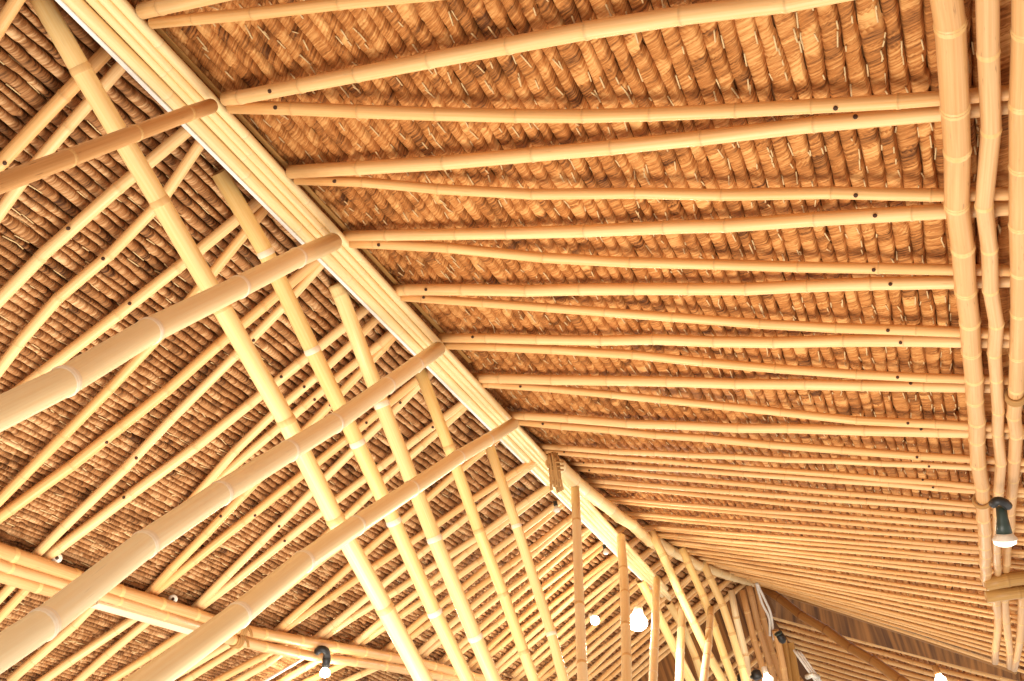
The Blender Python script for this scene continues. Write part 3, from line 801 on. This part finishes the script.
for i, (a, b) in enumerate([((783, 640), (794, 720)), ((790, 643), (803, 720))]):
    o = box_along('split_post', at_t(a[0], a[1], 15.2 + .1 * i), at_t(b[0], b[1], 14.8), .105, .04, M_SPLIT, up=(0.2, 1, .1))
    tag(o, ('left' if i == 0 else 'right') + ' of two flat tan posts beside the white cables at the bottom edge', 'post', 'flat posts under the peak')

# ------------------------------------------------------------------ gable, lower roof and hip pole at the far end
def ruled(name, top, bot, mat, th=0.03, n=24):
    V = []; UV = []; Q = []
    top = np.array(top); bot = np.array(bot)
    ft = np.linspace(0, 1, len(top)); f = np.linspace(0, 1, n)
    T_ = np.stack([np.interp(f, ft, top[:, k]) for k in range(3)], 1)
    B_ = np.stack([np.interp(f, np.linspace(0, 1, len(bot)), bot[:, k]) for k in range(3)], 1)
    for dy in (0, th):
        for i in range(n):
            for P_, v in ((T_, 0), (B_, 1)):
                V.append(P_[i] + np.array([0, dy, 0])); UV.append((np.linalg.norm(T_[i] - T_[0]), v * .6))
    for i in range(n - 1):
        a = i * 2; b_ = n * 2 + i * 2
        Q += [(a, a + 1, a + 3, a + 2), (b_, b_ + 2, b_ + 3, b_ + 1), (a, a + 2, b_ + 2, b_), (a + 1, b_ + 1, b_ + 3, a + 3)]
    e = (n - 1) * 2
    Q += [(0, 2 * n, 2 * n + 1, 1), (e, e + 1, 2 * n + e + 1, 2 * n + e)]
    return link_mesh(name, np_mesh(name, V, Q, uv=UV, smooth=False), mat)
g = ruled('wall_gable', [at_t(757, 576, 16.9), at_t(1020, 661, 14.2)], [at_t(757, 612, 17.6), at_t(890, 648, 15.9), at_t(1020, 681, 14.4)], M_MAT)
tag(g, 'shaded brown fibre matting in the gable gap under the last right rafter', None, None, 'structure'); g['category'] = 'wall'
o = bamboo('verge_bamboo', [at_t(757, 586, 16.6), at_t(880, 625, 15.2), at_t(1016, 672, 13.6)], .03, .03, M_BROWN, node_gap=.5, seed=580)
tag(o, 'brown bamboo edging under the last right rafter, over the dark gable', 'bamboo pole')
o = bamboo('hip_pole', [at_t(761, 586, 16.2), at_t(815, 622.5, 15.2), at_t(863, 655, 14.3), at_t(925, 697, 13.2)], .062, .066, M_BROWN, node_gap=.55, seg=16, rings=True, ring_mat=M_NODEB, seed=581, bulge=.07)
tag(o, 'dark brown bamboo pole slanting down from the peak across the lower roof', 'bamboo pole')

# lower roof plane behind the gable
LR0 = at_t(770, 613, 17.7); LR1 = at_t(1000, 672, 14.8)
ldir = LR1 - LR0
def low_pt(f, dy, dz=0.0): return LR0 + ldir * f + np.array([0.0, dy, dz])
TOP_S, BOT_R_S, KS_S = TOP, BOT_R, KS
KS = np.array([0.0, 12.0]); TOP = [low_pt(-.5, 0), low_pt(-.5, 12.0, -.6)]; LOWB = [low_pt(1.2, 0), low_pt(1.2, 12.0, -.6)]
thatch('ceiling', LOWB, 1.0, [M_TH_R, M_STITCH], 'thatch ceiling of the lower roof beyond the gable at bottom right', s0=0.0, s1=12.0, step=.04, seed=9, skew=.5, stitch=.3, cw=.09)
TOP, BOT_R, KS = TOP_S, BOT_R_S, KS_S
for i in range(15):
    dy = .22 + i * .46
    dz = -.05 * dy
    f0 = -.5
    pts = [low_pt(f0, dy, dz - .0), low_pt(.5, dy + rnd.uniform(-.04, .04) + .1, dz), low_pt(1.15, dy + .2, dz)]
    o = bamboo('rafter', pts, .036, .036, M_RAFT[i % 2], node_gap=.5, seg=10, seed=600 + i)
    tag(o, 'bamboo rafter of the lower roof at bottom right, %s below the gable matting' % ORD[i], 'rafter', 'rafters of the lower roof')

# left end of the far roof: a second gable with matting behind the struts, and the lower roof beyond it
wt = [S_surf(BOT_L, 16.3, np.array(w)) + np.array([0, .12, .14]) for w in (-.045, .3, .7, 1.2, 2.0)]
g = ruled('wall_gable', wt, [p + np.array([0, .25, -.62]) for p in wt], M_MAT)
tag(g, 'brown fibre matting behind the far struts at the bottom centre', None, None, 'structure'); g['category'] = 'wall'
LL0, LL1 = wt[0] + np.array([0, .3, -.55]), wt[3] + np.array([0, .3, -.55])
lld = LL1 - LL0
def lowl_pt(f, dy, dz=0.0): return LL0 + lld * f + np.array([0.0, dy, dz])
KS = np.array([0.0, 12.0]); TOP = [lowl_pt(.07, 0), lowl_pt(.07, 12.0, -.6)]; LOWB = [lowl_pt(1.2, 0), lowl_pt(1.2, 12.0, -.6)]
thatch('ceiling', LOWB, 1.0, [M_TH_L, M_STITCH], 'thatch ceiling of the lower left roof glimpsed between the far struts', s0=0.0, s1=12.0, step=.04, seed=19, skew=.5, stitch=.3, cw=.09)
TOP, BOT_R, KS = TOP_S, BOT_R_S, KS_S
for i in range(12):
    dy = .25 + i * .5; dz = -.05 * dy
    o = bamboo('rafter', [lowl_pt(0.07, dy, dz), lowl_pt(.5, dy + .05, dz), lowl_pt(1.15, dy, dz)], .036, .036, M_RAFT[i % 2], node_gap=.5, seg=10, seed=640 + i)
    tag(o, 'bamboo rafter of the lower left roof behind the far struts, %s from the matting' % ORD[i], 'rafter', 'rafters of the lower left roof')

# ------------------------------------------------------------------ lashings
def lashing(c, axis, r, turns, width, rope, label, tail=True, group=None):
    axis = np.asarray(axis, float); axis /= np.linalg.norm(axis)
    up = np.array([0, 0, 1.0]) if abs(axis[2]) < .9 else np.array([1.0, 0, 0])
    a = np.cross(axis, up); a /= np.linalg.norm(a); b = np.cross(axis, a)
    pts = []
    n = turns * 20
    for i in range(n + 1):
        th = 2 * math.pi * i / 20
        k = r if np.isscalar(r) else r[0]; k2 = r if np.isscalar(r) else r[1]
        pts.append(c + axis * width * (i / n - .5) + a * math.cos(th) * k + b * math.sin(th) * k2)
    if tail:
        pts += [pts[-1] + np.array([.01, .01, -.03]), pts[-1] + np.array([.015, .01, -.07])]
    o = link_mesh('rope_lashing', tube_mesh('rope_lashing', pts, rope, seg=8), M_ROPE)
    return tag(o, label, 'rope', group)
c = (at_left(240, 630, -.08)); ax = at_left(300, 641, -.08) - at_left(228, 627, -.08)
lashing(c, ax, .056, 3, .07, .010, 'rope lashing round the upper bamboo of the left purlin')
c = (at_left(237, 640, -.14))
lashing(c, ax, .052, 3, .07, .010, 'rope lashing round the lower bamboo of the left purlin, hanging loop below')
c = PURL_A; ax = PURL_AX
lashing(c, ax, .056, 2, .05, .011, 'rope lashing round the leftmost right-hand purlin, left of the black spotlight', tail=False)
c = at_right(1016, 396, t0); ax = at_right(1016, 420, t0) - at_right(1017, 345, t0)
lashing(c, ax, .050, 3, .08, .010, 'rope lashing round the purlin at the right edge of the photo', tail=False)
# palm fibre tuft tied against the ridge beam
tf = np.linalg.norm((rl_left(7.9) + rl_right(7.9)) / 2 - CAM) / np.linalg.norm(ray(555, 472)) - .16
V = []
import bmesh
bm = bmesh.new(); tmp = []
for k in range(34):
    x0_ = 553 + rnd.uniform(-4.5, 4.5); y0_ = 455 + rnd.uniform(-3, 4); y1_ = 484 + rnd.uniform(-8, 9)
    tt = tf + rnd.uniform(-.03, .05)
    w_ = tube_mesh('w', spline([at_t(x0_, y0_, tt), at_t(x0_ + 2 + rnd.uniform(-1, 1), (y0_ + y1_) / 2, tt - .02), at_t(x0_ + 4 + rnd.uniform(-3, 3), y1_, tt + rnd.uniform(-.02, .03))], 8), rnd.uniform(.006, .013), seg=6)
    bm.from_mesh(w_); tmp.append(w_)
for y_ in (462, 466, 470):
    cc = at_t(556, y_, tf + .01); rx = (at_t(563, y_, tf) - at_t(556, y_, tf)); ry = (cc - CAM) / np.linalg.norm(cc - CAM) * .055
    w_ = tube_mesh('w', [cc + rx * math.cos(2 * math.pi * i / 16) + ry * math.sin(2 * math.pi * i / 16) for i in range(17)], .008, seg=6, cap=False)
    bm.from_mesh(w_); tmp.append(w_)
me = bpy.data.meshes.new('fibre_tuft'); bm.to_mesh(me); bm.free()
for w_ in tmp: bpy.data.meshes.remove(w_)
for pl_ in me.polygons: pl_.use_smooth = True
o = link_mesh('fibre_tuft', me, M_ROPE)
tag(o, 'frayed brown palm fibre tuft tied to the ridge beam above the first upright pole', 'rope')

# ------------------------------------------------------------------ lamps and cables
def lathe(name, c, axis, prof, mat, parent=None, seg=20):
    axis = np.asarray(axis, float); axis /= np.linalg.norm(axis)
    return link_mesh(name, tube_mesh(name, [c + axis * a for a, _ in prof], [max(r, 1e-4) for _, r in prof], seg=seg), mat, parent)
BULB = [(0, .45), (.25, .48), (.55, .72), (.9, .95), (1.2, 1.0), (1.5, .92), (1.75, .68), (1.9, .38), (1.96, .05)]
def point_light(loc, power, radius, parent):
    l = bpy.data.lights.new('lamp_light', 'POINT'); l.energy = power; l.color = (1.0, .92, .78); l.shadow_soft_size = radius
    o = bpy.data.objects.new('lamp_light', l); COL.objects.link(o); o.location = Vector(loc)
    o.parent = parent; o.matrix_parent_inverse = parent.matrix_world.inverted()
def bulb_lamp(name, c, axis, r, label, mat, power, socket=True, group=None, cord=None, smat=None):
    c = np.asarray(c); axis = np.asarray(axis, float); axis /= np.linalg.norm(axis)
    e = empty(name, c)
    lathe('bulb', c, axis, [(a * r, b * r) for a, b in BULB], mat, e)
    if socket:
        lathe('socket', c - axis * r * 1.5, axis, [(0, .35 * r), (.1 * r, .55 * r), (1.3 * r, .6 * r), (1.55 * r, .5 * r)], smat or M_BLACK, e)
    if cord is not None:
        link_mesh('cord', tube_mesh('cord', spline(cord, 16), .009, seg=8), M_BLACK, e)
    if power: point_light(c + axis * r * 3.2, power, r, e)
    return tag(e, label, 'lamp', group)
DN = np.array([0, 0, -1.0])
# black clip lamp on the left purlin
tl = np.linalg.norm(at_left(325, 655, -.2) - CAM) / np.linalg.norm(ray(325, 655))
c = at_t(325, 667, tl)
e = bulb_lamp('clip_lamp', c, at_t(325, 675, tl) - c, .044, 'small black clip lamp with lit bulb hanging on the left purlin', M_GLOW, 14, socket=False)
cl = tube_mesh('clip', spline([at_t(317, 652, tl - .02), at_t(321, 649, tl - .05), at_t(326, 651, tl - .04), at_t(327, 657, tl)], 12), .03, seg=10)
link_mesh('clip', cl, M_BLACK, e)
link_mesh('socket', tube_mesh('socket', [at_t(327, 655, tl), at_t(326.5, 660, tl), at_t(325.5, 667, tl)], [.03, .036, .03], seg=14), M_BLACK, e)
# spotlight on the right purlins
ts = 7.35
e = empty('spotlight', at_t(1000, 503, ts))
tag(e, 'black clamp spotlight with white face hanging on the right purlins', 'lamp')
a, b = at_t(1001, 506, ts), at_t(1005, 541, ts)
ax = (b - a) / np.linalg.norm(b - a); Ls = np.linalg.norm(b - a)
lathe('lamp_body', a, ax, [(0, .02), (.01, .034), (.35 * Ls, .036), (.5 * Ls, .042), (.78 * Ls, .052)], M_GREEN, e)
lathe('lamp_shade', a + ax * Ls * .76, ax, [(0, .05), (.08 * Ls, .062), (.17 * Ls, .08), (.2 * Ls, .082)], M_MILK, e)
lathe('lamp_face', a + ax * Ls * .95, ax, [(0, .074), (.03, .07), (.045, .04), (.048, .002)], M_BULB, e)
link_mesh('clamp', tube_mesh('clamp', spline([at_t(993, 504, ts - .05), at_t(997, 501, ts - .10), at_t(1003, 502, ts - .10), at_t(1008, 506, ts - .05)], 14), .03, seg=10), M_BLACK, e)
# bulbs near the bottom centre
bulb_lamp('hanging_bulb', at_t(638, 611, 11.2), at_t(637, 628, 11.1) - at_t(638, 611, 11.2), .105, 'large glowing bulb shining behind the poles at bottom centre', M_GLOW, 60, socket=False)
lathe('bulb_cap', at_t(638.3, 606, 11.2), at_t(638, 611, 11.2) - at_t(638.3, 606, 11.2), [(0, .03), (.01, .045), (.07, .05)], M_MILK, bpy.data.objects['hanging_bulb'])
bulb_lamp('hanging_bulb', at_t(593, 618, 10.6), at_t(602, 629, 10.4) - at_t(593, 618, 10.6), .045, 'small white tilted bulb left of the large glowing one', M_GLOW, 6, smat=M_MILK)
bulb_lamp('hanging_bulb', at_t(766, 674, 13.2), DN, .06, 'glowing bulb at the bottom edge below the close row of struts', M_GLOW, 10, smat=M_MILK)
bulb_lamp('hanging_bulb', at_t(938, 674, 11.5), DN, .06, 'glowing bulb at the bottom edge below the gable at right', M_GLOW, 12, smat=M_BROWN)
for i, (x, y, lab) in enumerate([(556, 509, 'unlit white bulb beside the white channel, left of the first upright pole'), (605, 552, 'unlit white bulb beside the white channel, left of the second upright pole')]):
    tt = (9.2, 10.6)[i]
    bulb_lamp('small_bulb', at_t(x, y - 3, tt), DN, .03, lab, M_MILK, 0, group='unlit bulbs under the ridge')
for i, (x, y, lab) in enumerate([(741, 676, 'dark round socket at the bottom edge, left of its twin'), (755, 673, 'dark round socket at the bottom edge, beside the glowing bulb')]):
    e = empty('lamp_socket', at_t(x, y, 13.9)); tag(e, lab, 'lamp', 'dark sockets under the peak')
    lathe('housing', at_t(x, y - 3, 13.9), DN, [(0, .03), (.02, .06), (.09, .065), (.12, .05)], M_BLACK, e)
    lathe('rim', at_t(x, y + 2, 13.9), DN, [(0, .068), (.02, .07), (.03, .06)], M_GREEN, e)
e = empty('junction_box', at_t(781, 638, 14.5)); tag(e, 'small black box beside the white cables near the peak', 'junction box')
lathe('housing', at_t(779, 634, 14.5), at_t(784, 643, 14.5) - at_t(779, 634, 14.5), [(0, .03), (.02, .05), (.1, .05), (.13, .03)], M_BLACK, e)
lathe('lid', at_t(777.5, 632, 14.5), at_t(784, 643, 14.5) - at_t(779, 634, 14.5), [(0, .02), (.01, .054), (.03, .054)], M_GREEN, e)
# cables
for i, (L_, lab) in enumerate([([(757, 583), (765, 600), (771, 615), (774, 640)], 'white cable hanging from the peak, nearer the gable'),
                               ([(756, 583), (762, 603), (769, 618), (770, 636)], 'white cable hanging from the peak, nearer the struts')]):
    o = link_mesh('cable', tube_mesh('cable', spline([at_t(x, y, 15.0) for x, y in L_], 24), .017, seg=8), M_CABLE)
    tag(o, lab, 'cable', 'white cables at the peak')
for i in range(3):
    o = link_mesh('conduit', tube_mesh('conduit', spline([at_t(794 + i * 3, 650 + i * 1, 14.6), at_t(806 + i * 3, 667 + i, 14.4), at_t(822 + i * 3, 690 + i, 14.2)], 10), .019, seg=8), M_WHITE)
    tag(o, ('left', 'middle', 'right')[i] + ' of three white conduits slanting down right of the flat posts', 'conduit', 'white conduits at bottom right')
o = link_mesh('conduit_bracket', tube_mesh('conduit_bracket', [at_t(807, 677, 14.2), at_t(812, 675, 14.1), at_t(818, 677, 14.2)], .035, seg=8), M_MILK)
tag(o, 'pale bracket gathering the three white conduits at the bottom edge', 'bracket')
# small white insulator discs on the left purlin
for i, (x, y, lab) in enumerate([(57, 558, 'small white round insulator above the left purlin, under a rafter pair'), (173, 599, 'tiny dark-centred insulator above the left purlin, right of the thick pole')]):
    c = at_left(x, y, -.03); v = CAM - c; v /= np.linalg.norm(v)
    e = empty('insulator', c); tag(e, lab, 'insulator', 'insulators on the left purlin')
    lathe('disc', c, v, [(-.03, .02), (-.01, .03), (.005, .032), (.015, .026)], M_MILK, e)
    lathe('screw', c + v * .012, v, [(0, .011), (.006, .011), (.01, .006)], M_HOLE, e)
